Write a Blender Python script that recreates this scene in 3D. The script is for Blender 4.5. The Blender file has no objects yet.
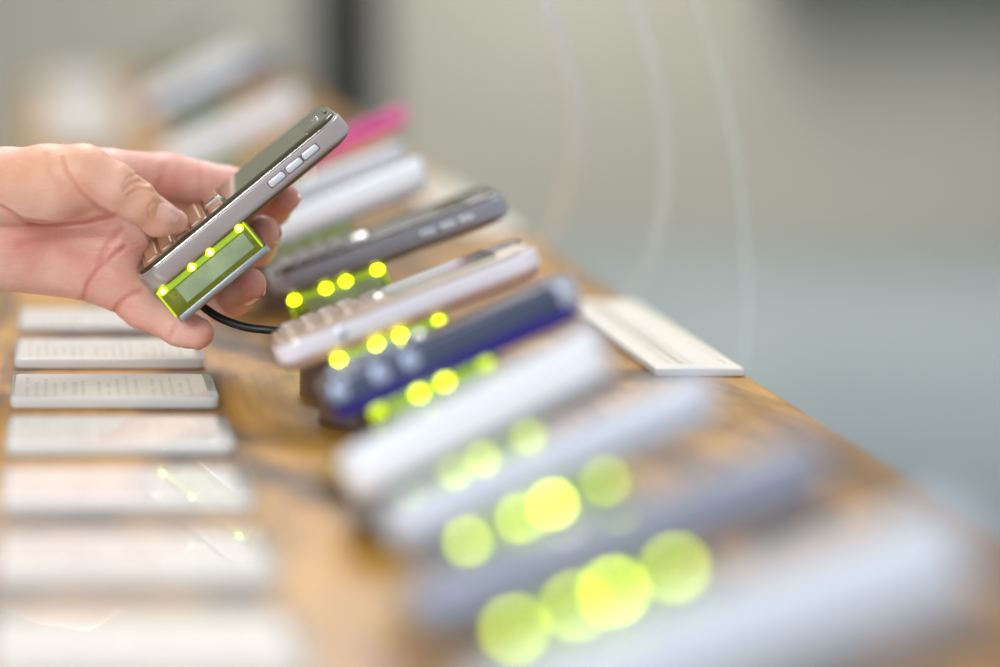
import bpy, bmesh, math, random
import numpy as np
from mathutils import Vector, Matrix
random.seed(7)
C = bpy.context.scene.collection
TZ = 0.75            # table top height
FL = 2400.0          # focal length in pixels
CX, CY, CH = 60.0, -60.0, 193.0

def W(px, py, Y):
    """picture position + distance (mm) -> world point in metres"""
    return Vector(((px-CX)*Y/FL/1000, Y/1000, TZ+(CH-(py-CY)*Y/FL)/1000))
def M3(x, y, z):     # mm in table coordinates -> metres
    return Vector((x/1000, y/1000, TZ+z/1000))

# ------------------------------------------------------------ materials
def lin(h):
    h = h.lstrip('#'); out = []
    for i in (0, 2, 4):
        c = int(h[i:i+2], 16)/255
        out.append(c/12.92 if c <= .04045 else ((c+.055)/1.055)**2.4)
    return (*out, 1)
def mat(name, col, rough=.5, metal=0, coat=0, **k):
    m = bpy.data.materials.new(name); m.use_nodes = True
    nt = m.node_tree; b = nt.nodes['Principled BSDF']
    base = lin(col)
    # slight procedural unevenness in colour
    n = nt.nodes.new('ShaderNodeTexNoise'); n.inputs['Scale'].default_value = k.get('nscale', 60)
    tc = nt.nodes.new('ShaderNodeTexCoord'); nt.links.new(tc.outputs['Object'], n.inputs['Vector'])
    mx = nt.nodes.new('ShaderNodeMix'); mx.data_type = 'RGBA'
    v = k.get('vary', .06)
    mx.inputs[6].default_value = tuple(c*(1-v) for c in base[:3])+(1,)
    mx.inputs[7].default_value = tuple(min(1, c*(1+v)) for c in base[:3])+(1,)
    nt.links.new(n.outputs['Fac'], mx.inputs[0]); nt.links.new(mx.outputs[2], b.inputs['Base Color'])
    b.inputs['Roughness'].default_value = rough; b.inputs['Metallic'].default_value = metal
    b.inputs['Coat Weight'].default_value = coat; b.inputs['Coat Roughness'].default_value = k.get('crough', .03)
    if 'emit' in k:
        b.inputs['Emission Color'].default_value = lin(k['emit']) if isinstance(k['emit'], str) else k['emit']
        b.inputs['Emission Strength'].default_value = k['power']
    return m
def clear(name, tint, alpha, rough=.03, fres=True, body=None):
    """clear plastic: see-through body with surface gloss"""
    m = bpy.data.materials.new(name); m.use_nodes = True
    nt = m.node_tree; nt.nodes.clear(); N = nt.nodes.new; L = nt.links.new
    out = N('ShaderNodeOutputMaterial'); tr = N('ShaderNodeBsdfTransparent'); tr.inputs[0].default_value = lin(tint)
    df = N('ShaderNodeBsdfPrincipled'); df.inputs['Base Color'].default_value = lin(body or tint); df.inputs['Roughness'].default_value = .3
    m1 = N('ShaderNodeMixShader'); m1.inputs[0].default_value = alpha
    L(tr.outputs[0], m1.inputs[1]); L(df.outputs[0], m1.inputs[2])
    if not fres:
        L(m1.outputs[0], out.inputs[0]); return m
    gl = N('ShaderNodeBsdfGlossy'); gl.inputs['Roughness'].default_value = rough
    fr = N('ShaderNodeFresnel'); fr.inputs['IOR'].default_value = 1.45
    m2 = N('ShaderNodeMixShader'); L(fr.outputs[0], m2.inputs[0]); L(m1.outputs[0], m2.inputs[1]); L(gl.outputs[0], m2.inputs[2])
    L(m2.outputs[0], out.inputs[0])
    return m

def wood_material():
    m = bpy.data.materials.new('oiled_wood'); m.use_nodes = True
    nt = m.node_tree; b = nt.nodes['Principled BSDF']; N = nt.nodes.new; L = nt.links.new
    tc = N('ShaderNodeTexCoord')
    mp = N('ShaderNodeMapping'); mp.inputs['Scale'].default_value = (9, 3.2, 6); mp.inputs['Rotation'].default_value = (0, 0, .35)
    L(tc.outputs['Object'], mp.inputs['Vector'])
    big = N('ShaderNodeTexNoise'); big.inputs['Scale'].default_value = 2.1; big.inputs['Detail'].default_value = 3; big.inputs['Distortion'].default_value = 1.2
    L(mp.outputs[0], big.inputs['Vector'])
    cr = N('ShaderNodeValToRGB'); e = cr.color_ramp.elements
    e[0].position = .34; e[0].color = lin('#553b18'); e[1].position = .68; e[1].color = lin('#d09a42')
    x = e.new(.46); x.color = lin('#926628'); x = e.new(.54); x.color = lin('#b58235')
    L(big.outputs['Fac'], cr.inputs[0])
    mp2 = N('ShaderNodeMapping'); mp2.inputs['Scale'].default_value = (160, 9, 60); L(tc.outputs['Object'], mp2.inputs['Vector'])
    gr = N('ShaderNodeTexNoise'); gr.inputs['Scale'].default_value = 1.0; gr.inputs['Detail'].default_value = 5; L(mp2.outputs[0], gr.inputs['Vector'])
    cg = N('ShaderNodeValToRGB'); cg.color_ramp.elements[0].color = (.72, .68, .62, 1); cg.color_ramp.elements[0].position = .3; cg.color_ramp.elements[1].position = .6
    L(gr.outputs['Fac'], cg.inputs[0])
    mx = N('ShaderNodeMix'); mx.data_type = 'RGBA'; mx.blend_type = 'MULTIPLY'; mx.inputs[0].default_value = .8
    L(cr.outputs[0], mx.inputs[6]); L(cg.outputs[0], mx.inputs[7])
    # darker olive knots
    kn = N('ShaderNodeTexVoronoi'); kn.inputs['Scale'].default_value = 7.5; kn.inputs['Randomness'].default_value = 1
    L(tc.outputs['Object'], kn.inputs['Vector'])
    kr = N('ShaderNodeValToRGB'); kr.color_ramp.elements[0].position = .1; kr.color_ramp.elements[0].color = (.42, .40, .34, 1)
    kr.color_ramp.elements[1].position = .34; kr.color_ramp.elements[1].color = (1, 1, 1, 1)
    L(kn.outputs['Distance'], kr.inputs[0])
    mk = N('ShaderNodeMix'); mk.data_type = 'RGBA'; mk.blend_type = 'MULTIPLY'; mk.inputs[0].default_value = .75
    L(mx.outputs[2], mk.inputs[6]); L(kr.outputs[0], mk.inputs[7]); L(mk.outputs[2], b.inputs['Base Color'])
    b.inputs['Roughness'].default_value = .38
    bp = N('ShaderNodeBump'); bp.inputs['Strength'].default_value = .15; bp.inputs['Distance'].default_value = .0006
    L(gr.outputs['Fac'], bp.inputs['Height']); L(bp.outputs[0], b.inputs['Normal'])
    return m

def skin_material():
    m = bpy.data.materials.new('skin'); m.use_nodes = True
    nt = m.node_tree; b = nt.nodes['Principled BSDF']; N = nt.nodes.new; L = nt.links.new
    tc = N('ShaderNodeTexCoord')
    n1 = N('ShaderNodeTexNoise'); n1.inputs['Scale'].default_value = 55; n1.inputs['Detail'].default_value = 3; L(tc.outputs['Object'], n1.inputs['Vector'])
    cr = N('ShaderNodeValToRGB'); cr.color_ramp.elements[0].position = .3; cr.color_ramp.elements[0].color = lin('#e9a797')
    cr.color_ramp.elements[1].position = .72; cr.color_ramp.elements[1].color = lin('#f6c8b8'); L(n1.outputs['Fac'], cr.inputs[0])
    at = N('ShaderNodeAttribute'); at.attribute_name = 'flush'
    mx = N('ShaderNodeMix'); mx.data_type = 'RGBA'; mx.inputs[7].default_value = lin('#cf6b5c')
    L(at.outputs['Fac'], mx.inputs[0]); L(cr.outputs[0], mx.inputs[6])
    at2 = N('ShaderNodeAttribute'); at2.attribute_name = 'tan'
    m2 = N('ShaderNodeMix'); m2.data_type = 'RGBA'; m2.inputs[7].default_value = lin('#e8b083')
    L(at2.outputs['Fac'], m2.inputs[0]); L(mx.outputs[2], m2.inputs[6])
    L(m2.outputs[2], b.inputs['Base Color'])
    b.inputs['Subsurface Weight'].default_value = .25; b.inputs['Subsurface Radius'].default_value = (1, .35, .2); b.inputs['Subsurface Scale'].default_value = .004
    b.inputs['Roughness'].default_value = .45; b.inputs['Specular IOR Level'].default_value = .4
    vo = N('ShaderNodeTexNoise'); vo.inputs['Scale'].default_value = 700; vo.inputs['Detail'].default_value = 4; L(tc.outputs['Object'], vo.inputs['Vector'])
    mp = N('ShaderNodeMapping'); mp.inputs['Scale'].default_value = (60, 120, 500); mp.inputs['Rotation'].default_value = (0, .5, 0); L(tc.outputs['Object'], mp.inputs['Vector'])
    n3 = N('ShaderNodeTexNoise'); n3.inputs['Scale'].default_value = 1.5; n3.inputs['Detail'].default_value = 3; L(mp.outputs[0], n3.inputs['Vector'])
    ad = N('ShaderNodeMath'); ad.operation = 'ADD'; L(vo.outputs['Fac'], ad.inputs[0]); L(n3.outputs['Fac'], ad.inputs[1])
    bp = N('ShaderNodeBump'); bp.inputs['Strength'].default_value = .6; bp.inputs['Distance'].default_value = .0005
    L(ad.outputs[0], bp.inputs['Height']); L(bp.outputs[0], b.inputs['Normal'])
    return m

WOOD = wood_material(); SKIN = skin_material()
CHROME = mat('chrome', '#e9e4dd', .12, 1, vary=.02)
STEEL = mat('brushed_steel', '#aab0b4', .3, 1, vary=.05)
SILVER = mat('silver_button', '#dfe4ee', .25, .4)
BLACK = mat('black_gloss', '#121214', .08, 0, .6)
SCREEN = mat('dark_glass_screen', '#5a5a3c', .06, 0, 0, vary=.02)
SCREENTOP = mat('dark_glass_surround', '#40391c', .09, 0, 0, vary=.02)
RUBBER = mat('black_rubber', '#0c0c0e', .38)
PAPER = mat('cream_card', '#f3ebdf', .5, 0, 1, nscale=30, vary=.03, crough=.015)
PRINT = mat('grey_print', '#dad2c7', .5, 0, 1, crough=.015)
ACRYLIC = clear('clear_acrylic', '#fbfcfa', .68, .02, body='#ffffff')
TAGGLASS = clear('led_tinted_clear_plastic', '#dcec8c', .34, .05, body='#b9c93c')  # yellow-green body paints the LEDs' light into the clear plastic
TAGLABEL = mat('grey_green_label', '#9db08a', .4, nscale=120, vary=.4)  # whitish label greened to paint in the LED light
CHIP = mat('dark_circuit', '#4a5240', .4, nscale=300, vary=.5)
STREAK3 = clear('fainter_light_streak', '#fdfefe', .04, .35, fres=False, body='#ffffff')
STREAK2 = clear('pale_light_streak', '#fdfefe', .12, .35, fres=False, body='#ffffff')
STREAK = clear('clear_light_streak', '#fdfefe', .42, .35, fres=False, body='#ffffff')
LED = mat('green_led', '#d8ff00', .4, vary=0, emit=(.62, .92, .0, 1), power=13)
LEDHOT = mat('bright_green_led', '#d8ff00', .4, vary=0, emit=(.70, .92, .01, 1), power=30)
GLOW = mat('led_halo_glow', '#c8e800', .4, vary=0, emit=(.6, .68, .015, 1), power=.4)
GLOWEDGE = mat('glowing_edge', '#c8e800', .4, vary=0, emit=(.5, .62, .01, 1), power=.4)
LEDCORE = mat('bright_led_core', '#ffffa0', .4, vary=0, emit=(1, 1, .25, 1), power=3)
POSTW = mat('dark_stained_post', '#5d4636', .35, 0, .4, nscale=25, vary=.4)
NAIL = mat('nail', '#edb8a8', .08, 0, .8, vary=.05)
NAILTIP = mat('nail_edge', '#ecd3c0', .3)

# ------------------------------------------------------------ mesh helpers
def smooth(me, ang=40):
    for p in me.polygons: p.use_smooth = True
    try: me.set_sharp_from_angle(angle=math.radians(ang))
    except Exception: pass
def obj(name, bm, m, parent=None, loc=None, rot=None):
    me = bpy.data.meshes.new(name)
    bmesh.ops.recalc_face_normals(bm, faces=bm.faces[:])
    bm.to_mesh(me); bm.free(); me.materials.append(m); smooth(me)
    o = bpy.data.objects.new(name, me); C.objects.link(o)
    if parent: o.parent = parent
    if loc is not None: o.location = loc
    if rot is not None: o.rotation_euler = rot
    return o
def thing(name, label, cat, loc=(0, 0, 0), rot=(0, 0, 0), group=None):
    o = bpy.data.objects.new(name, None); C.objects.link(o); o.empty_display_size = .02
    o.location = loc; o.rotation_euler = rot; tag(o, label, cat, group); return o
def tag(o, label, cat=None, group=None, kind=None):
    if label: o['label'] = label
    if cat: o['category'] = cat
    if group: o['group'] = group
    if kind: o['kind'] = kind
    return o
def struct(o): o['kind'] = 'structure'; return o
MMS = .001
def rr(x0, x1, y0, y1, r, n=7):
    r = max(.01, min(r, (x1-x0)/2-.01, (y1-y0)/2-.01)); pts = []
    for cx, cy, a0 in ((x1-r, y1-r, 0), (x0+r, y1-r, 90), (x0+r, y0+r, 180), (x1-r, y0+r, 270)):
        for k in range(n+1):
            a = math.radians(a0+90*k/n); pts.append((cx+r*math.cos(a), cy+r*math.sin(a)))
    return pts
def slab(bm, x0, x1, y0, y1, r, layers, n=7):
    """layers: list of (z, inset) in mm"""
    rings = []
    for z, ins in layers:
        rings.append([bm.verts.new((x*MMS, y*MMS, z*MMS)) for x, y in rr(x0+ins, x1-ins, y0+ins, y1-ins, max(r-ins, .05), n)])
    for a, b in zip(rings, rings[1:]):
        for i in range(len(a)):
            j = (i+1) % len(a); bm.faces.new((a[i], a[j], b[j], b[i]))
    bm.faces.new(rings[0][::-1]); bm.faces.new(rings[-1]); return bm
def soft(z0, z1, b):  # rounded-over layers
    return [(z0, b), (z0+b*.3, b*.3), (z0+b, 0), (z1-b, 0), (z1-b*.3, b*.3), (z1, b)]
def NB(): return bmesh.new()
def box(bm, a, b, bev=0):
    g = bmesh.ops.create_cube(bm, size=1); vs = g['verts']
    for v in vs:
        v.co = Vector([((a[i]+b[i])/2+v.co[i]*(b[i]-a[i])) for i in range(3)])
    if bev:
        es = {e for v in vs for e in v.link_edges}
        bmesh.ops.bevel(bm, geom=list(es), offset=bev, segments=3, affect='EDGES', profile=.5)
    return bm
def tube(bm, pts, r, n=12, caps=True):
    pts = [Vector(p) for p in pts]; rings = []
    rs = r if isinstance(r, (list, tuple)) else [r]*len(pts)
    up = Vector((0, 0, 1)); t0 = (pts[1]-pts[0]).normalized()
    if abs(t0.z) > .9: up = Vector((0, 1, 0))
    for i, p in enumerate(pts):
        t = (pts[min(i+1, len(pts)-1)]-pts[max(i-1, 0)]).normalized()
        s = t.cross(up).normalized(); up = s.cross(t).normalized()
        rings.append([bm.verts.new(p+rs[i]*(math.cos(2*math.pi*k/n)*s+math.sin(2*math.pi*k/n)*up)) for k in range(n)])
    for a, b in zip(rings, rings[1:]):
        for k in range(n): bm.faces.new((a[k], a[(k+1) % n], b[(k+1) % n], b[k]))
    if caps: bm.faces.new(rings[0]); bm.faces.new(rings[-1])
    return bm
def spline(pts, n=10):
    P = [Vector(p) for p in pts]; P = [2*P[0]-P[1]]+P+[2*P[-1]-P[-2]]; out = []
    for i in range(1, len(P)-2):
        for k in range(n):
            t = k/n; a, b, c, d = P[i-1], P[i], P[i+1], P[i+2]
            out.append(.5*((2*b)+(c-a)*t+(2*a-5*b+4*c-d)*t*t+(3*b-a-3*c+d)*t**3))
    out.append(P[-2]); return out

# ------------------------------------------------------------ the setting
def simple_noise_mat(name, c1, c2, scale, rough, bump=.0, stretch=(1, 1, 1)):
    m = bpy.data.materials.new(name); m.use_nodes = True
    nt = m.node_tree; b = nt.nodes['Principled BSDF']; N = nt.nodes.new; L = nt.links.new
    tc = N('ShaderNodeTexCoord'); mp = N('ShaderNodeMapping'); mp.inputs['Scale'].default_value = stretch; L(tc.outputs['Object'], mp.inputs[0])
    n = N('ShaderNodeTexNoise'); n.inputs['Scale'].default_value = scale; n.inputs['Detail'].default_value = 4; L(mp.outputs[0], n.inputs['Vector'])
    cr = N('ShaderNodeValToRGB'); cr.color_ramp.elements[0].color = lin(c1); cr.color_ramp.elements[1].color = lin(c2)
    cr.color_ramp.elements[0].position = .3; cr.color_ramp.elements[1].position = .7
    L(n.outputs['Fac'], cr.inputs[0]); L(cr.outputs[0], b.inputs['Base Color']); b.inputs['Roughness'].default_value = rough
    return m
FLOORM = simple_noise_mat('blue_grey_floor', '#88959c', '#99a4aa', 1.2, .22)
WALLM = simple_noise_mat('greige_plaster', '#a7a395', '#b3afa2', 1.0, .7)
PILM = simple_noise_mat('near_black_paint', '#0d0d0b', '#151512', 2, .6)
bm = NB(); box(bm, (-5, -3, -.05), (6, 7.6, 0)); struct(obj('floor', bm, FLOORM))
bm = NB(); box(bm, (-5, 7.5, 0), (6, 7.6, 3.0)); struct(obj('wall_back', bm, WALLM))
# dark upright panel and dark cabinet on the far wall
t = thing('wall_panel', 'tall narrow dark panel hanging on the far grey wall', 'panel', (.90, 7.46, .38))
bm = NB(); box(bm, (-.1, -.04, 0), (.1, .035, 2.2), .01); obj('board', bm, PILM, t)
bm = NB(); box(bm, (-.11, -.05, -.03), (.11, .038, 0), .008); obj('bottom_rail', bm, PILM, t)
t = thing('wall_cabinet', 'long dark cabinet mounted high on the far grey wall', 'cabinet', (2.95, 7.3, .82))
bm = NB(); box(bm, (-.75, -.15, 0), (1.6, .195, .6), .01); obj('cabinet_body', bm, simple_noise_mat('dark_brown_laminate', '#3c352c', '#4a4238', 3, .5), t)
for i in range(3):
    bm = NB(); box(bm, (-.73+i*.78, -.17, .02), (.02+i*.78, -.152, .58), .006); d = obj('door', bm, bpy.data.materials['dark_brown_laminate'], t)
    bm = NB(); tube(bm, [(-.1+i*.78, -.19, .1), (-.1+i*.78, -.19, .22)], .006, 8); obj('handle', bm, STEEL, d)

# counter: wooden top on panel legs
TX0, TX1, TY0, TY1 = -.045, .306, .15, 3.45
cnt = thing('display_counter', 'long narrow wooden counter carrying the phones and cards', 'table', (.13, 1.8, 0))
bm = NB(); box(bm, (TX0-.13, TY0-1.8, TZ-.04), (TX1-.13, TY1-1.8, TZ), .003); obj('counter_top', bm, WOOD, cnt)
for y in (-1.55, 0, 1.55):
    bm = NB(); box(bm, (-.15, y-.02, 0), (.15, y+.02, TZ-.0405), .003); obj('leg', bm, mat('pale_grey_board', '#9aa0a2', .5), cnt)

# ------------------------------------------------------------ phones
PI = math.pi
def mats_for(body, back, keys, face, metal=.0, rough=.3, screen=None):
    return dict(body=mat('phone_body_'+body[1:], body, rough, metal, .4, vary=.03), back=mat('phone_back_'+back[1:], back, .4, metal*.5),
                keys=mat('phone_keys_'+keys[1:], keys, .25, .1, .5), face=mat('phone_face_'+face[1:], face, .2, 0, .5),
                screen=screen or SCREEN)
def make_tag(root, u0, T, W_, lit=True, small=False):
    """lit clear security block fixed under the phone, with a row of four small lights"""
    tg = obj('security_tag', slab(NB(), u0+1, u0+50, 2, 46, 1.2, soft(-T-14.5, -T+.6, .6), 3), TAGGLASS, root)
    tag(tg, 'clear green-lit security block')
    obj('tag_label', slab(NB(), u0+9, u0+46, 1.55, 1.95, .1, [(-T-12, 0), (-T-4, 0)], 2), TAGLABEL, tg)
    obj('circuit_board', slab(NB(), u0+5, u0+46, 10, 40, 1, [(-T-6, 0), (-T-5, 0)], 2), CHIP, tg)
    obj('base_plate', slab(NB(), u0+1.5, u0+50.5, 1.5, 46.5, 1.5, soft(-T-17.5, -T-14.4, .4), 3), STEEL, tg)
    for k, du in enumerate((4, 20, 30, 46)):
        b = NB(); bmesh.ops.create_uvsphere(b, u_segments=12, v_segments=8, radius=.0021 if T < 9 else (.0015 if small else .0024))
        for v in b.verts: v.co = Vector((v.co.x, v.co.y*.45, v.co.z*.8))
        lt = obj('light', b, led_mat(lit[k]) if lit else TAGLABEL, tg, loc=((u0+du)*MMS, .0012, (-T-1.6)*MMS))
        if T < 9:
            b = NB(); bmesh.ops.create_uvsphere(b, u_segments=12, v_segments=8, radius=.0012)
            o_ = obj('light_core', b, LEDCORE, tg, loc=((u0+du)*MMS, .0003, (-T-1.6)*MMS))
    if lit:
        obj('led_halo', slab(NB(), u0+2, u0+48, 2.1, 3.2, .2, [(-T-3.4, 0), (-T-.2, 0)], 2), GLOW, tg)  # emissive sliver imitates LED glow spreading through the plastic
        for xa in (u0+1.1, u0+48.4): obj('lit_edge', slab(NB(), xa, xa+.8, 1.7, 2.2, .1, [(-T-14, 0), (-T-.4, 0)], 2), GLOWEDGE, tg)  # emissive slivers imitate LED light caught in the acrylic edges
        l = bpy.data.lights.new('tag_glow', 'POINT'); l.energy = .1 if T < 9 else .012; l.color = (.75, 1, .02); l.shadow_soft_size = .004  # added point light, spreads the LEDs' green onto hand and counter
        lo_ = bpy.data.objects.new('tag_glow', l); C.objects.link(lo_); lo_.parent = tg; lo_.location = ((u0+(-2 if T < 9 else 22))*MMS, .004 if T > 9 else .02, (-T-(9 if T < 9 else 3.5))*MMS)
    return tg
def make_phone(label, start, theta, L, T, P, tag_u=15, wd=60, sideband=.62, detail='far', buttons=True, cr=10, flip=False, group=None, name='mobile_phone', with_tag=True, yaw=0, roll=0, lit=(1.5, 1.5, 1.5, 1.5), tag_t=None):
    root = thing(name, label, 'phone', start, (-math.radians(roll), -math.radians(theta), math.radians(yaw)), group)
    tb = T*sideband; fh = 2.2
    bodyl = [(-tb, .6), (-tb+.5, .15), (-tb+1.2, 0), (-1.0, 0), (-.3, .2), (0, .7)]
    obj('body', slab(NB(), 0, L, 0, wd, cr, bodyl, 9), P['body'], root)
    obj('back_cover', slab(NB(), .6, L-.6, .6, wd-.6, cr, [(-T, 5), (-T+.8, 2.2), (-T*.85, 1.0), (-tb-.02, .3)], 9), P['back'], root)
    if flip:   # smooth closed slab lid
        obj('lid', slab(NB(), 1, L-1, .8, wd-.8, cr, [(.02, 0), (fh*.8, .3), (fh*1.3, 1.2), (fh*1.5, 3)], 9), P['face'], root)
        b = slab(NB(), L*.52, L*.84, wd*.25, wd*.75, 3, [(fh*1.5+.02, .3), (fh*1.5+.4, .6)], 5); obj('outer_screen', b, P['keys'], root)
        b = NB(); tube(b, [(L*.985*MMS, wd*.18*MMS, 1.2*MMS), (L*.985*MMS, wd*.82*MMS, 1.2*MMS)], .0028, 14); obj('hinge', b, P['body'], root)
    else:
        obj('trim', slab(NB(), .5, L-.5, .5, wd-.5, cr, soft(.02, .6, .25), 9), CHROME, root)
        obj('face_plate', slab(NB(), 1.3, L-1.3, 1.3, wd-1.3, cr, [(.62, 0), (fh-.4, .1), (fh, .6)], 9), P['face'], root)
        obj('screen', slab(NB(), L*.455, L*.86, 3, wd-3, 2, [(fh+.02, 0), (fh+.25, .25)], 4), P['screen'], root)
        # keyboard
        kb = NB(); slab(kb, L*.045, L*.355, 2.2, wd-2.2, 3, [(fh+.02, 0), (fh+.35, .3)], 5)
        keypad = obj('keypad', kb, P['keys'], root)
        rows, cols = 4, 10; x0, x1 = L*.055, L*.345
        if detail == 'near':
            kbm = None
            for r in range(rows):
                for c in range(cols):
                    a = x0+(x1-x0)*r/rows; w = (x1-x0)/rows; cw = (wd-6)/cols; y = 3+c*cw
                    b = NB(); slab(b, a+.6, a+w-.5, y+.25, y+cw-.25, 1.3, [(fh+.36, 0), (fh+1.1, .1), (fh+1.9, .6), (fh+2.2, 1.2)], 4)
                    obj('key', b, P['keys'], keypad)
            for r in range(3):
                a = x0+(x1-x0)*(r+1)/rows
                b = NB(); tube(b, [(a*MMS, .0025, (fh+.5)*MMS), (a*MMS, (wd-2.5)*MMS, (fh+.5)*MMS)], .0002, 8); obj('key_fret', b, CHROME, keypad)
        else:
            b = NB()
            for r in range(rows):
                for c in range(cols):
                    a = x0+(x1-x0)*r/rows; w = (x1-x0)/rows; cw = (wd-6)/cols; y = 3+c*cw
                    slab(b, a+.5, a+w-.5, y+.3, y+cw-.3, 1.2, [(fh+.36, 0), (fh+1.6, .4)], 2)
            obj('key_rows', b, P['keys'], keypad)
        # navigation row
        nx = L*.37; nw = L*.068
        for i in range(4):
            ya = (3, 14, 36, 47)[i]*wd/60
            obj('navigation_key', slab(NB(), nx, nx+nw, ya, ya+10*wd/60, 1.5, [(fh+.02, 0), (fh+.7, .2), (fh+1, .6)], 4), P['keys'], root)
        tp = obj('trackpad', slab(NB(), nx-.6, nx+nw+.6, 25.2*wd/60, 34.8*wd/60, 2, [(fh+.02, 0), (fh+.9, .2), (fh+1.3, .8)], 5), CHROME, root)
        obj('trackpad_lens', slab(NB(), nx+1, nx+nw-1, 27*wd/60, 33*wd/60, 1.5, [(fh+1.3, 0), (fh+1.55, .3)], 4), BLACK, tp)
        em = obj('emblem', slab(NB(), L*.905, L*.935, wd*.5-2.3, wd*.5+2.3, 1.0, [(fh+.02, 0), (fh+.3, .2)], 4), CHROME, root)
        obj('emblem_centre', slab(NB(), L*.911, L*.929, wd*.5-1.2, wd*.5+1.0, .6, [(fh+.3, 0), (fh+.4, .1)], 3), BLACK, em)
        sp = obj('earpiece', slab(NB(), L*.965, L*.978, wd*.36, wd*.64, .6, [(fh+.02, 0), (fh+.2, .1)], 3), BLACK, root)
    if buttons:
        for u in (.655, .74, .82):
            c = L*u
            fr = obj('button_recess', side_plate(c-4.5, c+4.5, -tb*.47-1.9, -tb*.47+1.9, -.12, 1.0), P['back'], root)
            obj('button', side_plate(c-3.9, c+3.9, -tb*.47-1.45, -tb*.47+1.45, -.55, .8), SILVER, fr)
    if with_tag: make_tag(root, tag_u, tag_t or tb, wd, lit, small=start[1] < .7)
    return root
def side_plate(x0, x1, z0, z1, y, r):
    """raised plate on the near side of a phone, outline in x-z"""
    bm = NB(); ring = []
    pts = rr(x0, x1, z0, z1, r, 4)
    a = [bm.verts.new((p[0]*MMS, .0004, p[1]*MMS)) for p in pts]
    b = [bm.verts.new((p[0]*MMS, (y+.15)*MMS, p[1]*MMS)) for p in pts]
    pts2 = rr(x0+.25, x1-.25, z0+.25, z1-.25, max(r-.25, .1), 4)
    c = [bm.verts.new((p[0]*MMS, y*MMS, p[1]*MMS)) for p in pts2]
    n = len(a)
    for r1, r2 in ((a, b), (b, c)):
        for i in range(n): bm.faces.new((r1[i], r1[(i+1) % n], r2[(i+1) % n], r2[i]))
    bm.faces.new(c); bm.faces.new(a[::-1]); return bm

POST = [0]
def make_post(label, y, x=121, zc=17, r=19):
    """short round post whose top is cut on a slant, a cable grommet in it"""
    root = thing('display_post', label, 'post', M3(x, y, 0), group='slanted posts holding up the phones')
    bm = NB(); n = 40; sl = math.tan(math.radians(19.6))
    rows = []
    for k, (ins, f) in enumerate(((0, 0), (0, 1), (.8, 1.05))):
        ring = []
        for i in range(n):
            a = 2*PI*i/n; px, py = (r-ins)*math.cos(a), (r-ins)*math.sin(a)
            z = (zc+px*sl)*f if f <= 1 else zc+px*sl+.5
            ring.append(bm.verts.new((px*MMS, py*MMS, z*MMS)))
        rows.append(ring)
    for a, b in zip(rows, rows[1:]):
        for i in range(n): bm.faces.new((a[i], a[(i+1) % n], b[(i+1) % n], b[i]))
    bm.faces.new(rows[0][::-1]); bm.faces.new(rows[-1])
    obj('post_body', bm, POSTW, root)
    bm = NB(); z = zc+.5
    pts = [((5*math.cos(2*PI*k/20))*MMS, (5*math.sin(2*PI*k/20))*MMS, (z+5*math.cos(2*PI*k/20)*sl+.3)*MMS) for k in range(21)]
    tube(bm, pts, .0006, 8, False); obj('grommet', bm, STEEL, root)
    return root

GUN = mats_for('#b3a9a8', '#6a5a50', '#6b5a4d', '#1c1813', .55, .28, SCREEN)
GUN['keys'] = mat('bronze_keys', '#a27a58', .28, .1, .3)
GUN2 = mats_for('#9a9aa6', '#4e4a4c', '#5c5148', '#1d1b18', .5, .3)
WHITEPINK = mats_for('#f4eef6', '#caa79c', '#b49780', '#c9b39c', .05, .25, mat('greige_screen', '#4b4a3e', .1, 0, 1))
NAVY = mats_for('#3f4c68', '#3a36a6', '#77879c', '#20263a', .2, .3)
WHITE0 = mats_for('#f6f7fa', '#c8ccd6', '#dfe3ec', '#f2f3f8', .0, .3)
WHITE = mats_for('#f4f5fa', '#858a98', '#dfe1e6', '#eceef4', .05, .3)
WHITE2 = mats_for('#dfe4ef', '#969eae', '#c5cad6', '#d8dde8', .05, .3)
LAV = mats_for('#a0a5b6', '#5e6272', '#868b9d', '#9ea4b6', .2, .35)
PALE = mats_for('#dbe3ef', '#a3adbd', '#ccd3de', '#dae1eb', .05, .3)
PINK = mats_for('#ec3f98', '#c22a78', '#f06bb0', '#f04ea2', .0, .4)
GREY = mats_for('#c9cacf', '#93959b', '#d7d8dc', '#d8d9de', .1, .3)
DGREY = mats_for('#8d8f8c', '#63645f', '#8e908c', '#9c9e9a', .2, .4)
DNAVY = mats_for('#2f4468', '#262c3c', '#44526a', '#55688c', .1, .3)

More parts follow.
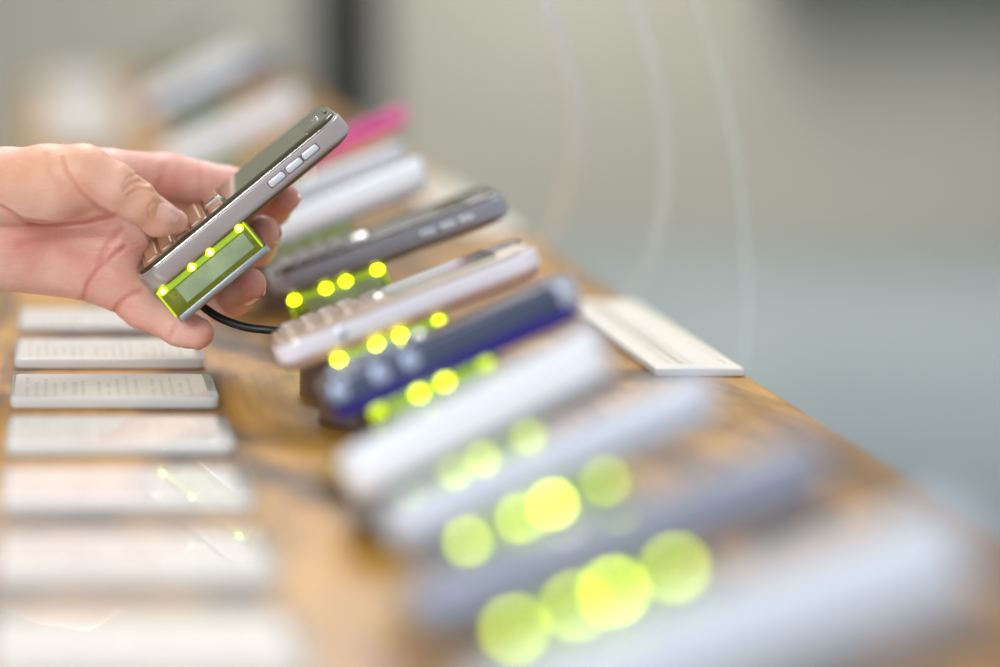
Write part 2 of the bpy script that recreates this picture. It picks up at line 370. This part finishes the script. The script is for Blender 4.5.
def ang(x0, z0, x1, z1): return math.degrees(math.atan2(z1-z0, x1-x0)), math.hypot(x1-x0, z1-z0)
rows = [ # label, Y, (x0,z0) top edge start, (x1,z1), T, mats, tag_u, flip, buttons
 ('large pale blue-white phone filling the bottom right corner, closest of the row', 508, (84, 31), (192, 71), 19, PALE, 17, True, False),
 ('lavender-grey phone on lit block, second closest of the row', 590, (84, 31), (188, 71), 15, LAV, 19, False, False),
 ('pale blue-white closed phone on lit block between white bar and lavender phone', 672, (91, 30), (183, 70), 12.5, WHITE2, 15, True, False),
 ('thick short white closed phone with grey shaded underside, in front of the navy phone', 760, (88, 26), (171, 68), 17, WHITE, 12, True, False),  # grey back colour stands in for the shadow on the lower side
 ('navy blue phone with vivid blue-violet underside and round silver keys', 859, (93, 32), (184, 72), 14, NAVY, 12, False, False),
 ('glossy white phone with pinkish back and beige keyboard, behind the navy phone', 938, (84, 32.5), (187, 73), 11.5, WHITEPINK, 18, False, False),
 ('gunmetal keyboard phone with bright chrome trim lying on its lit block', 1136, (100, 32), (211, 72.5), 11.5, GUN2, 3, False, True),
 ('slim white phone directly behind the gunmetal keyboard phone', 1235, (84, 36), (187, 78), 13, WHITE0, 15, True, False),
 ('light grey phone between slim white phone and hot pink phone', 1330, (84, 38), (190, 78), 13, GREY, 15, True, False),
 ('hot pink phone far along the row', 1425, (86, 38), (206, 92), 8, PINK, 15, True, False),
 ('pale lavender phone behind the hand, before the dark blue one', 1880, (76, 24), (184, 74), 20, WHITE, 15, True, False),
 ('dark blue phone between two pale phones at the far end', 2120, (80, 40), (190, 92), 15, DNAVY, 15, True, False),
 ('white phone at the far end of the counter beyond the dark blue one', 2450, (78, 26), (184, 80), 24, WHITE0, 15, True, False),
 ('dim grey phone, the farthest of all on the counter', 2900, (84, 50), (190, 100), 13, DGREY, 15, True, False),
]
SB = {859: .6, 1136: .78, 2450: .85, 1880: .85, 760: .7}
def led_power(Y):   # small lights of each block: the closest ones are weaker
    return {508: (7, 7, 12, 6), 590: (14, 13, 23, 13), 672: (10, 10, 23, 6), 760: (1.2, 3.5, 4, 2), 859: (1, 5, 5.5, .8), 938: (12, 12, 12, 3)}.get(Y, (12, 14, 14, 12))
_LM = {}
def led_mat(p):
    if p not in _LM: _LM[p] = mat('green_led_%s' % str(p).replace('.', '_'), '#d8ff00', .4, vary=0, emit=(.76, .90, .003, 1), power=p)
    return _LM[p]
for (lab, Y, a, b, T, P, tu, fl, bt) in rows:
    th, L = ang(*a, *b); roll = math.degrees(math.atan(125/(Y+30)))+(3.5 if Y < 800 else 1) if Y < 1000 else (7 if Y > 1200 else 3.5)
    if Y == 938: roll = 4.5
    ph = make_phone(lab, M3(a[0], Y, a[1]), th, L, T, P, tag_u=tu, flip=fl, buttons=bt, roll=roll, lit=led_power(Y) if 550 < Y < 1200 else None, sideband=SB.get(Y, .62), tag_t=T-.5, wd=60 if Y > 1000 else 50, group='phones displayed along the counter')
    if Y == 859:
        for u in (6, 22, 34): obj('round_key', side_plate(u-3.2, u+3.2, -6.6, -.3, -1.2, 3.1), mat('pale_blue_key', '#b9c6e2', .2, .3), ph)
        obj('end_cap', slab(NB(), L-10, L+.6, -.6, 50.6, 9, [(-T*.6, .6), (-T*.5, 0), (.4, 0), (1.2, .5)], 7), mat('pale_end_cap', '#b8bccb', .3, .2), ph)
    if Y == 938: obj('round_key', side_plate(24, 29, -5.6, -.9, -1.0, 2.4), SILVER, ph)
    # post stands right below the lit block
    tb = T-.5
    cxm = 121; s, c = math.sin(math.radians(th)), math.cos(math.radians(th))
    # centre line of tag bottom at world x = 121
    n = tb+17.7; u = (cxm-a[0]-n*s)/c; zc = a[1]+u*s-n*c
    if zc < 3: zc = 3
    sl = math.tan(math.radians(th))
    global_r = 17
    root = thing('display_post', 'post', 'post', M3(cxm, Y+24, 0), group='posts under the phones')
    short = {508:'the closest, pale blue-white phone',590:'the lavender-grey phone',672:'the pale blue-white closed phone',760:'the thick short white phone',859:'the navy blue phone',
             938:'the white phone with pinkish back',1136:'the gunmetal keyboard phone',1235:'the slim white phone',1330:'the light grey phone',1425:'the hot pink phone',1880:'the pale lavender phone',
             2120:'the dark blue phone',2450:'the far white phone',2900:'the farthest dim grey phone'}[Y]
    root['label'] = 'dark slanted post under '+short
    bm = NB(); nn = 32; rr_ = []
    for k, ins in enumerate((0, 0, .6)):
        ring = []
        for i in range(nn):
            q = 2*PI*i/nn; px, py = (global_r-ins)*math.cos(q), (global_r-ins)*math.sin(q)
            z = 0 if k == 0 else max(.6, zc+px*sl-(.5 if k == 1 else .05))
            ring.append(bm.verts.new((px*MMS, py*MMS, z*MMS)))
        rr_.append(ring)
    for A, B in zip(rr_, rr_[1:]):
        for i in range(nn): bm.faces.new((A[i], A[(i+1) % nn], B[(i+1) % nn], B[i]))
    bm.faces.new(rr_[0][::-1]); bm.faces.new(rr_[-1]); obj('post_body', bm, POSTW, root)
    bm = NB(); tube(bm, [Vector((.017*math.cos(2*PI*k/24), .017*math.sin(2*PI*k/24), .0006)) for k in range(25)], .0006, 6, False); obj('foot_ring', bm, RUBBER, root)
# the empty post whose phone is in the hand
hp = make_post('empty dark post with its cable running to the phone in the hand', 1021, 121, 19.5, 19)
hp['group'] = 'posts under the phones'

# ------------------------------------------------------------ held phone
P0 = W(139, 281, 1020)
held = make_phone('bronze-grey keyboard phone with three silver side buttons, held in the hand', P0, 39.5, 111, 10.5, GUN, tag_u=1, sideband=.8, detail='near', group=None)
for ch in held.children:
    if ch.name.startswith('face_plate'): ch.data.materials[0] = SCREENTOP
# security cable from tag to empty post
cab = NB()
pts = [W(190, 296, 1046), W(206, 309, 1042), W(222, 319, 1038), W(245, 327, 1032), W(268, 330, 1028), W(300, 333, 1026), W(330, 340, 1024), M3(121, 1021, 30), M3(121, 1021, 20.6)]
tube(cab, spline(pts, 10), .00185, 12)
tag(obj('security_cable', cab, RUBBER), 'thin black cable from held phone to its empty post', 'cable')

# ------------------------------------------------------------ label cards in clear holders
def make_card(idx, y0, label):
    root = thing('card_holder', label, 'card holder', M3(-20.5, y0, 0), group='clear card holders down the left side')
    sl = slab(NB(), 0, 86, 0, 55, 4, soft(.3, 4.8, .5), 6)
    h = obj('holder', sl, ACRYLIC, root)
    p = slab(NB(), 1.6, 82, 1.4, 53.6, 3, [(3.4, 0), (4.86, 0)], 4)
    pa = obj('paper_card', p, PAPER, root)
    b = NB(); rnd = random.Random(5)
    x = 6
    for li in range(17):   # printed lines read from the left side of the counter
        y = 4.5
        if li in (7, 12): x += 3
        while y < 50-rnd.random()*22:
            w = rnd.uniform(2, 7)
            if rnd.random() > .12: slab(b, x, x+(2.4 if li == 5 else 1.5), y, min(51, y+w), .1, [(4.861, 0), (4.875, 0)], 1)
            y += w+1.2
        x += 3.9
    obj('printed_text', b, PRINT, pa)
    b = slab(NB(), 82.6, 84.6, 3, 52, .3, [(3.4, 0), (4.6, 0)], 2); obj('end_clip', b, STEEL, root)
    return root
def dup(root, loc, label):
    r = root.copy(); C.objects.link(r); r.location = loc; r['label'] = label
    for ch in list(root.children):
        c = ch.copy(); C.objects.link(c); c.parent = r
        for g in list(ch.children):
            d = g.copy(); C.objects.link(d); d.parent = c
    return r
cl = {0: 'sharply focused card holder just below the hand, between two blurred ones', 1: 'card holder whose corner lies under the little finger', 2: 'card holder half covered by the palm, beyond the one under the little finger',
      -1: 'card holder directly in front of the sharply focused one', -2: 'blurred card holder second in front of the sharply focused one',
      -3: 'blurred card holder third in front of the sharply focused one, with streaks of reflected light', -4: 'blurred card holder at the bottom left corner'}
proto = make_card(0, 987, cl[0])
for k in (1, 2, -1, -2, -3, -4): dup(proto, M3(-20.5, 987+92*k, 0), cl[k])
far = ['first', 'second', 'third', 'fourth', 'fifth', 'sixth', 'seventh', 'eighth', 'ninth', 'tenth', 'eleventh', 'twelfth']
k = 14; q = 0
while 987+92*k < 3300:
    dup(proto, M3(-20.5, 987+92*k, 0), 'faint cream card holder above the wrist, %s one counting from the hand' % far[q]); k += 1; q += 1

# long price strips at the right edge
def strip(label, y0, y1, x0, x1, rz=0):
    root = thing('price_strip', label, 'sign', M3(x0, y0, 0), (0, 0, rz), 'cream strips along the right edge')
    h = obj('holder', slab(NB(), 0, x1-x0, 0, y1-y0, 2, soft(.3, 3.6, .4), 4), ACRYLIC, root)
    obj('paper_strip', slab(NB(), 1, x1-x0-1, 1, y1-y0-1, 1, [(2.5, 0), (3.66, 0)], 3), PAPER, root)
    b = NB(); rnd = random.Random(9)
    for x, wd in ((9, 1.2), (13, 3.2), (18.5, 1.2), (34, 1.0)):
        y = 12
        while y < (y1-y0)-14:
            w = rnd.uniform(5, 16); slab(b, x, x+wd, y, min(y+w, y1-y0-8), .1, [(3.661, 0), (3.675, 0)], 1); y += w+2.5
    obj('printed_text', b, mat('olive_grey_print', '#a39a86', .5), root)
    return root
strip('cream printed strip lying near the right table edge, tip in focus', 1060, 1262, 263, 303)
strip('far blurred cream strip on the right table edge beyond the white phone', 1560, 1860, 263, 303)

# faint streaks of light, shaped as clear tubes arching from the table edge
def arc(label, pts):
    b = NB(); tube(b, spline(pts, 10), .0042, 14); o = obj('light_streak', b, STREAK3 if 'faintest' in label else (STREAK if 'gunmetal' in label else STREAK2))
    tag(o, label, 'tube', 'light streaks rising at the right edge'); return o
arc('curved light streak, shaped as a tube, rising from the table edge, behind the gunmetal phone tip', [W(546, 246, 1512), W(560, 212, 1460), W(573, 160, 1380), W(575, 110, 1320), W(563, 55, 1270), W(545, 0, 1230), W(520, -60, 1200)])
arc('curved light streak, shaped as a tube, rising from the table edge, above the cream strip', [W(625, 298, 1296), W(650, 260, 1275), W(664, 200, 1250), W(666, 150, 1230), W(656, 75, 1200), W(634, 0, 1180), W(610, -60, 1160)])
arc('curved light streak shaped as a tube, faintest, rising over the printed strip tip', [W(742, 372, 1072), W(748, 300, 1090), W(742, 200, 1110), W(730, 120, 1120), W(712, 50, 1130), W(690, -20, 1130), W(670, -60, 1130)])

# ------------------------------------------------------------ the hand (implicit surface -> one mesh)
def w2(p): # (px,py,Ymm) -> mm in table space
    x, y, Y = p; return np.array([(x-CX)*Y/FL, Y, CH-(y-CY)*Y/FL], dtype=np.float32)
groups = [
 # (blend inside group, [(A, B, rA, rB)...])  radii in mm
 ('palm', 7, [((-620, 212, 1060), (-75, 207, 1050), 30, 22.5), ((-75, 205, 1050), (12, 210, 1052), 22, 20), ((-75, 215, 1048), (10, 233, 1046), 21, 17),
              ((10, 210, 1052), (105, 186, 1074), 17, 13.5), ((10, 222, 1054), (108, 215, 1076), 16, 13), ((5, 245, 1050), (105, 245, 1066), 15, 14),
              ((-5, 254, 1044), (100, 272, 1048), 14.5, 12.5), ((60, 235, 1058), (118, 255, 1062), 14, 14)]),
 ('thumb', 4, [((-75, 193, 1040), (5, 186, 1032), 18, 16), ((5, 186, 1032), (50, 184, 1018), 16, 16.5), ((50, 184, 1018), (84, 176, 1012), 16.5, 12.5), ((70, 198, 1024), (98, 204, 1018), 10, 6)]),
 ('thumb2', 3, [((82, 174, 1012), (112, 186, 1010), 12.5, 10.2), ((112, 186, 1010), (136, 201, 1012), 10.2, 8.6), ((136, 201, 1012), (158, 218, 1018), 8.6, 7.6), ((158, 218, 1018), (176, 222, 1023), 7.6, 5.4)]),
 ('index', 3, [((105, 178, 1074), (165, 180, 1092), 13, 12), ((165, 180, 1092), (228, 189, 1098), 12, 10.2), ((228, 189, 1099), (272, 208, 1094), 9.6, 8.3), ((272, 208, 1094), (284, 198, 1079), 8.3, 6.9)]),
 ('middle', 3, [((105, 208, 1078), (170, 212, 1098), 13, 12), ((170, 212, 1098), (215, 226, 1104), 12, 10.4), ((215, 226, 1104), (257, 246, 1092), 10, 8.6), ((257, 246, 1090), (263, 232, 1069), 8.8, 7.6)]),
 ('ring', 3, [((105, 242, 1070), (165, 272, 1098), 12.5, 11), ((165, 272, 1099), (216, 302, 1090), 10.5, 8.6), ((216, 302, 1088), (234, 296, 1066), 8.5, 8.2), ((234, 296, 1066), (250, 284, 1050), 8.3, 7.2)]),
 ('pinky', 3, [((100, 268, 1050), (143, 306, 1046), 12.5, 9.6), ((143, 306, 1046), (180, 327, 1041), 9.6, 8.0), ((180, 327, 1041), (198, 333, 1037), 8.0, 6.9)]),
]
def capsule(P, A, B, ra, rb):
    ab = B-A; t = np.clip(((P-A)@ab)/(ab@ab), 0, 1); d = P-(A+t[:, None]*ab)
    return np.sqrt((d*d).sum(1))-(ra+(rb-ra)*t)
def smin(a, b, k):
    h = np.clip(.5+.5*(b-a)/k, 0, 1); return b*(1-h)+a*h-k*h*(1-h)
def field(P):
    D = {}
    for nme, k, caps in groups:
        f = None
        for A, B, ra, rb in caps:
            d = capsule(P, w2(A), w2(B), ra, rb); f = d if f is None else smin(f, d, k)
        D[nme] = f
    palm = D['palm']
    th = smin(D['thumb'], D['thumb2'], 4)
    f = smin(palm, D['index'], 7); 
    f = smin(f, smin(D['middle'], palm, 7), 1.2); f = smin(f, smin(D['ring'], palm, 6), 1.2); f = smin(f, smin(D['pinky'], palm, 8), 1.2)
    return smin(f, th, 1.4)
def surface(lo, hi, h):
    cs = 4; n = np.ceil((hi-lo)/(h*cs)).astype(int); nf = n*cs
    ax = [lo[i]+h*cs*(np.arange(n[i])+.5)-h*.5 for i in range(3)]
    G = np.stack(np.meshgrid(*ax, indexing='ij'), -1).reshape(-1, 3).astype(np.float32)
    co = field(G).reshape(n); F = np.repeat(np.repeat(np.repeat(co, cs, 0), cs, 1), cs, 2).astype(np.float32)
    m = np.abs(F) < h*cs*1.9; idx = np.argwhere(m)
    P = (lo+idx*h).astype(np.float32); F[m] = field(P)
    # naive surface nets
    s = F < 0
    c8 = [F[i:nf[0]-1+i, j:nf[1]-1+j, k:nf[2]-1+k] for i in (0, 1) for j in (0, 1) for k in (0, 1)]
    offs = [(i, j, k) for i in (0, 1) for j in (0, 1) for k in (0, 1)]
    cnt = sum((c < 0).astype(np.int8) for c in c8); act = (cnt > 0) & (cnt < 8)
    ids = -np.ones(act.shape, dtype=np.int64); cells = np.argwhere(act); ids[act] = np.arange(len(cells))
    vals = np.stack([c[act] for c in c8], 1); acc = np.zeros((len(cells), 3)); num = np.zeros(len(cells))
    for a in range(8):
        for b in range(a+1, 8):
            if sum(abs(offs[a][q]-offs[b][q]) for q in range(3)) != 1: continue
            va, vb = vals[:, a], vals[:, b]; cross = (va < 0) != (vb < 0)
            t = np.where(cross, va/np.where(cross, va-vb, 1), 0)
            p = np.array(offs[a])+(np.array(offs[b])-np.array(offs[a]))*t[:, None]
            acc[cross] += p[cross]; num[cross] += 1
    V = lo+(cells+acc/num[:, None])*h; faces = []
    for axis in range(3):
        sl0 = [slice(1, nf[0]-1), slice(1, nf[1]-1), slice(1, nf[2]-1)]; sl1 = list(sl0)
        sl0[axis] = slice(0, nf[axis]-1); sl1[axis] = slice(1, nf[axis])
        A = s[tuple(sl0)]; B = s[tuple(sl1)]; e = np.argwhere(A != B); flip = A[tuple(e.T)]
        base = e.copy()
        for q in range(3):
            if q != axis: base[:, q] += 1
        u, v = [(1, 2), (2, 0), (0, 1)][axis]
        def at(du, dv):
            c = base.copy(); c[:, u] -= du; c[:, v] -= dv; return ids[tuple(c.T)]
        qd = np.stack([at(0, 0), at(1, 0), at(1, 1), at(0, 1)], 1)
        qd[~flip] = qd[~flip][:, ::-1]; faces.append(qd)
    return V, np.concatenate(faces)
lo = np.array([-345., 975., 8.]); hi = np.array([115., 1125., 140.])
V, Fc = surface(lo, hi, .8)
# light smoothing (Laplacian) of the net
ed = np.concatenate([Fc[:, [0, 1]], Fc[:, [1, 2]], Fc[:, [2, 3]], Fc[:, [3, 0]]]); 
def lap(V, n, w=.5):
    for _ in range(n):
        S = np.zeros_like(V); c = np.zeros(len(V))
        np.add.at(S, ed[:, 0], V[ed[:, 1]]); np.add.at(c, ed[:, 0], 1); np.add.at(S, ed[:, 1], V[ed[:, 0]]); np.add.at(c, ed[:, 1], 1)
        V = V+(S/np.maximum(c, 1)[:, None]-V)*w
    return V
V = lap(V, 4)
def grad(P, e=.4):
    P = P.astype(np.float32); g = np.stack([field(P+np.array(d, dtype=np.float32)*e)-field(P-np.array(d, dtype=np.float32)*e) for d in ((1, 0, 0), (0, 1, 0), (0, 0, 1))], 1)
    return g/np.maximum(np.linalg.norm(g, axis=1), 1e-6)[:, None]
Nn = grad(V)
# creases: polylines in the picture frame, pressed into skin that faces the camera side
pxv = CX+V[:, 0]*FL/V[:, 1]; pyv = CY+(CH-V[:, 2])*FL/V[:, 1]
creases = [
 ([(-12, 203), (0, 207), (23, 221), (57, 225), (85, 222.5), (114, 215)], 2.2, 1.0, .5, (900, 1062)),  # redness here also paints deeper shade into the fold
 ([(149, 216), (148, 208), (153, 202), (160, 203)], 1.2, .4, .25, (900, 1040)),
 # pts, width px, depth mm, redness, (Ymin,Ymax)
 ([(83, 300), (88, 283), (97, 270), (110, 258), (124, 248)], 2.2, .4, .5, (900, 1062)),
 ([(112, 318), (118, 305), (128, 296), (142, 290)], 2.2, .45, .5, (900, 1062)),
 ([(62, 158), (67, 172), (80, 192), (96, 206), (116, 216)], 1.6, .75, .5, (900, 1040)),
 ([(46, 156), (52, 172), (62, 188)], 3, .35, .15, (900, 1040)),
 ([(124, 190), (131, 183), (140, 181), (146, 184)], 1.7, .5, .45, (900, 1040)),
 ([(128, 195), (136, 190), (146, 189), (153, 192)], 1.5, .4, .4, (900, 1040)),
 ([(122, 186), (128, 178), (137, 174)], 1.5, .3, .3, (900, 1040)),
 ([(107, 150), (116, 162), (132, 178)], 3, .3, .3, (900, 1120)),
 ([(20, 246), (43, 240), (75, 236), (114, 237)], 4, .5, .2, (900, 1062)),
 ([(100, 262), (108, 244), (122, 230)], 3, .4, .35, (900, 1075)),
 ([(158, 190), (163, 180), (166, 168)], 4, .35, .2, (900, 1120)),
 ([(202, 195), (202, 180), (200, 165)], 4, .3, .35, (900, 1120)),
 ([(170, 337), (176, 326)], 2.5, .35, .3, (900, 1062)),
 ([(218, 306), (222, 294)], 2.5, .3, .3, (900, 1090)),
]
disp = np.zeros(len(V)); flush = np.zeros(len(V))
for pts, wpx, dep, red, (y0, y1) in creases:
    best = np.full(len(V), 1e9)
    for (ax_, ay), (bx, by) in zip(pts, pts[1:]):
        dx, dy = bx-ax_, by-ay; t = np.clip(((pxv-ax_)*dx+(pyv-ay)*dy)/(dx*dx+dy*dy), 0, 1)
        best = np.minimum(best, np.hypot(pxv-ax_-t*dx, pyv-ay-t*dy))
    ok = (V[:, 1] > y0) & (V[:, 1] < y1) & (Nn[:, 1] < .3)
    g = np.exp(-(best/wpx)**2)*ok; disp -= dep*g; disp += dep*.3*np.exp(-((best-wpx*2.2)/wpx)**2)*ok; flush = np.maximum(flush, red*np.exp(-(best/(wpx*1.4))**2)*ok)
# soft padded bulges and redder skin at the finger ends
for (c, r, a) in (((178, 226, 1022), 9, .32), ((262, 226, 1064), 10, .5), ((284, 196, 1074), 9, .4), ((252, 282, 1044), 10, .5), ((203, 334, 1034), 8, .45), ((165, 200, 1085), 22, .38), ((120, 200, 1070), 14, .2)):
    d = np.linalg.norm(V-w2(c), axis=1); flush = np.maximum(flush, a*np.exp(-(d/r)**2))
V2 = V+Nn*disp[:, None]
tan = np.clip((Nn[:, 2]-.15)*1.1, 0, 1)*np.clip((240-pyv)/60, 0, 1)*(V[:, 1] < 1060)*.0
# tanned skin on the thumb's outer side, also painting the warm light on top
for (a, b, r) in (((20, 165, 1010), (80, 160, 1008), 22), ((80, 160, 1010), (150, 196, 1008), 13)):
    A, B = w2(a), w2(b); d = capsule(V.astype(np.float32), A, B, 0, 0); tan = np.maximum(tan, .6*np.exp(-(d/r)**2*1.3))
me = bpy.data.meshes.new('person')
me.from_pydata([(v/1000+np.array([0, 0, TZ])).tolist() for v in V2], [], Fc.tolist())
me.update(); bmx = NB(); bmx.from_mesh(me); bmesh.ops.recalc_face_normals(bmx, faces=bmx.faces[:]); bmx.to_mesh(me); bmx.free()
for nme, arr in (('flush', flush), ('tan', tan)):
    at = me.attributes.new(nme, 'FLOAT', 'POINT'); at.data.foreach_set('value', arr.astype(np.float32))
me.materials.append(SKIN)
for p in me.polygons: p.use_smooth = True
person = bpy.data.objects.new('person', me); C.objects.link(person)
tag(person, "person's bare left hand reaching in from the left, thumb on the held phone's keyboard", 'person')

def nail(c, t, nrm, r, ln, half, tip=.9):
    """curved nail plate: c centre (px,py,Y) on finger axis, t axis direction, nrm outward direction"""
    c = Vector(w2(c))*MMS+Vector((0, 0, TZ)); t = Vector(t).normalized(); nrm = Vector(nrm); nrm = (nrm-nrm.dot(t)*t).normalized(); s = t.cross(nrm)
    bm = NB(); nu, nv = 16, 14; g = {}; D = []; O = []
    for i in range(nu+1):
        for j in range(nv+1):
            a = (i/nu-.5)*2; b_ = (j/nv-.5)*2
            ang_ = b_*half*max(0, 1-abs(a)**3.2)**.4
            D.append(math.cos(ang_)*nrm+math.sin(ang_)*s); O.append(c+t*(a*ln/2*MMS))
    Dn = np.array([list(v) for v in D], dtype=np.float32); On = (np.array([list(v) for v in O], dtype=np.float32)-np.array([0, 0, TZ], dtype=np.float32))*1000
    rad = np.full(len(D), 0.); done = np.zeros(len(D), bool)
    for rr_v in np.arange(2, 16, .1):
        f = field(On+Dn*rr_v); hit = (f > 0) & ~done; rad[hit] = rr_v; done |= hit
    rad = rad.reshape(nu+1, nv+1)
    rad = (rad+np.roll(rad, 1, 1)*0)
    rad_s = rad.mean(1, keepdims=True)*.35+rad*.65
    for i in range(nu+1):
        for j in range(nv+1):
            a = (i/nu-.5)*2; b_ = (j/nv-.5)*2; q = i*(nv+1)+j
            up_ = .5-.45*abs(b_)**3-.35*max(0, -a)**3+.25*max(0, a)**4
            for lay in (0, 1):
                g[lay, i, j] = bm.verts.new(O[q]+D[q]*(float(rad_s[i, j])+(up_ if lay else -.6))*MMS)
    for lay in (0, 1):
        for i in range(nu):
            for j in range(nv): bm.faces.new((g[lay, i, j], g[lay, i+1, j], g[lay, i+1, j+1], g[lay, i, j+1]))
    for i in range(nu):
        for j in (0, nv): bm.faces.new((g[0, i, j], g[0, i+1, j], g[1, i+1, j], g[1, i, j]))
    for j in range(nv):
        for i in (0, nu): bm.faces.new((g[0, i, j], g[0, i, j+1], g[1, i, j+1], g[1, i, j]))
    bmesh.ops.remove_doubles(bm, verts=bm.verts[:], dist=1e-6)
    o = obj('fingernail', bm, NAIL, person); return o
def dirw(a, b): return Vector(w2(b)-w2(a))
nail((159.5, 217, 1016), dirw((146, 209, 1014), (176, 222, 1022)), (-.1, -.86, .5), 7.3, 13.2, .70)
nail((262, 233, 1072), dirw((257, 246, 1090), (263, 232, 1069)), (.8, -.65, .1), 7.8, 10, .8)
nail((283, 199, 1081), dirw((272, 208, 1094), (284, 199, 1079)), (.75, -.68, .25), 7.0, 9.5, .8)
nail((248, 286, 1053), dirw((234, 296, 1066), (250, 284, 1050)), (.65, -.5, -.6), 7.5, 9.5, .8)
nail((194, 332, 1038), dirw((180, 327, 1041), (198, 333, 1037)), (.15, .35, -1), 7.2, 9, .7)

# ------------------------------------------------------------ light
w = bpy.data.worlds.new('room_light'); bpy.context.scene.world = w; w.use_nodes = True
bg = w.node_tree.nodes['Background']; bg.inputs[0].default_value = (.92, .96, 1.0, 1); bg.inputs[1].default_value = .68
def area(name, loc, target, sx, sy, power, col):
    l = bpy.data.lights.new(name, 'AREA'); l.shape = 'RECTANGLE'; l.size = sx; l.size_y = sy; l.energy = power; l.color = col
    o = bpy.data.objects.new(name, l); C.objects.link(o); o.location = loc
    o.rotation_euler = (Vector(target)-Vector(loc)).to_track_quat('-Z', 'Y').to_euler(); return o
area('window_daylight', (-1.6, -1.6, 2.2), (.1, 1.2, .8), 1.6, 1.4, 50, (.88, .94, 1))
area('overhead_fill', (.2, 2.6, 2.6), (.2, 2.2, .75), 1.2, 1.6, 42, (.97, .97, 1))  # unseen light put above the far end to whiten the phones there
area('far_wall_fill', (1.9, 5.7, 2.5), (1.8, 7.2, .2), 1.6, 1.6, 62, (1, .97, .9))  # unseen light added to brighten the far wall, falling off sideways

# ------------------------------------------------------------ camera
cam = bpy.data.cameras.new('camera'); co = bpy.data.objects.new('camera', cam); C.objects.link(co)
co.location = (0, 0, TZ+CH/1000); co.rotation_euler = (math.radians(90), 0, 0)
cam.sensor_width = 36; cam.lens = FL/1000*36; cam.shift_x = (500-CX)/1000; cam.shift_y = -(333.5-CY)/1000
cam.clip_start = .01; cam.clip_end = 60
cam.dof.use_dof = True; cam.dof.focus_distance = 1.035; cam.dof.aperture_fstop = 2.1
sc = bpy.context.scene; sc.camera = co
sc.view_settings.view_transform = 'Standard'; sc.view_settings.look = 'None'; sc.view_settings.gamma = 1; sc.view_settings.use_curve_mapping = False
sc.view_settings.exposure = 0.12
sc.cycles.use_denoising = True; sc.cycles.transparent_max_bounces = 16
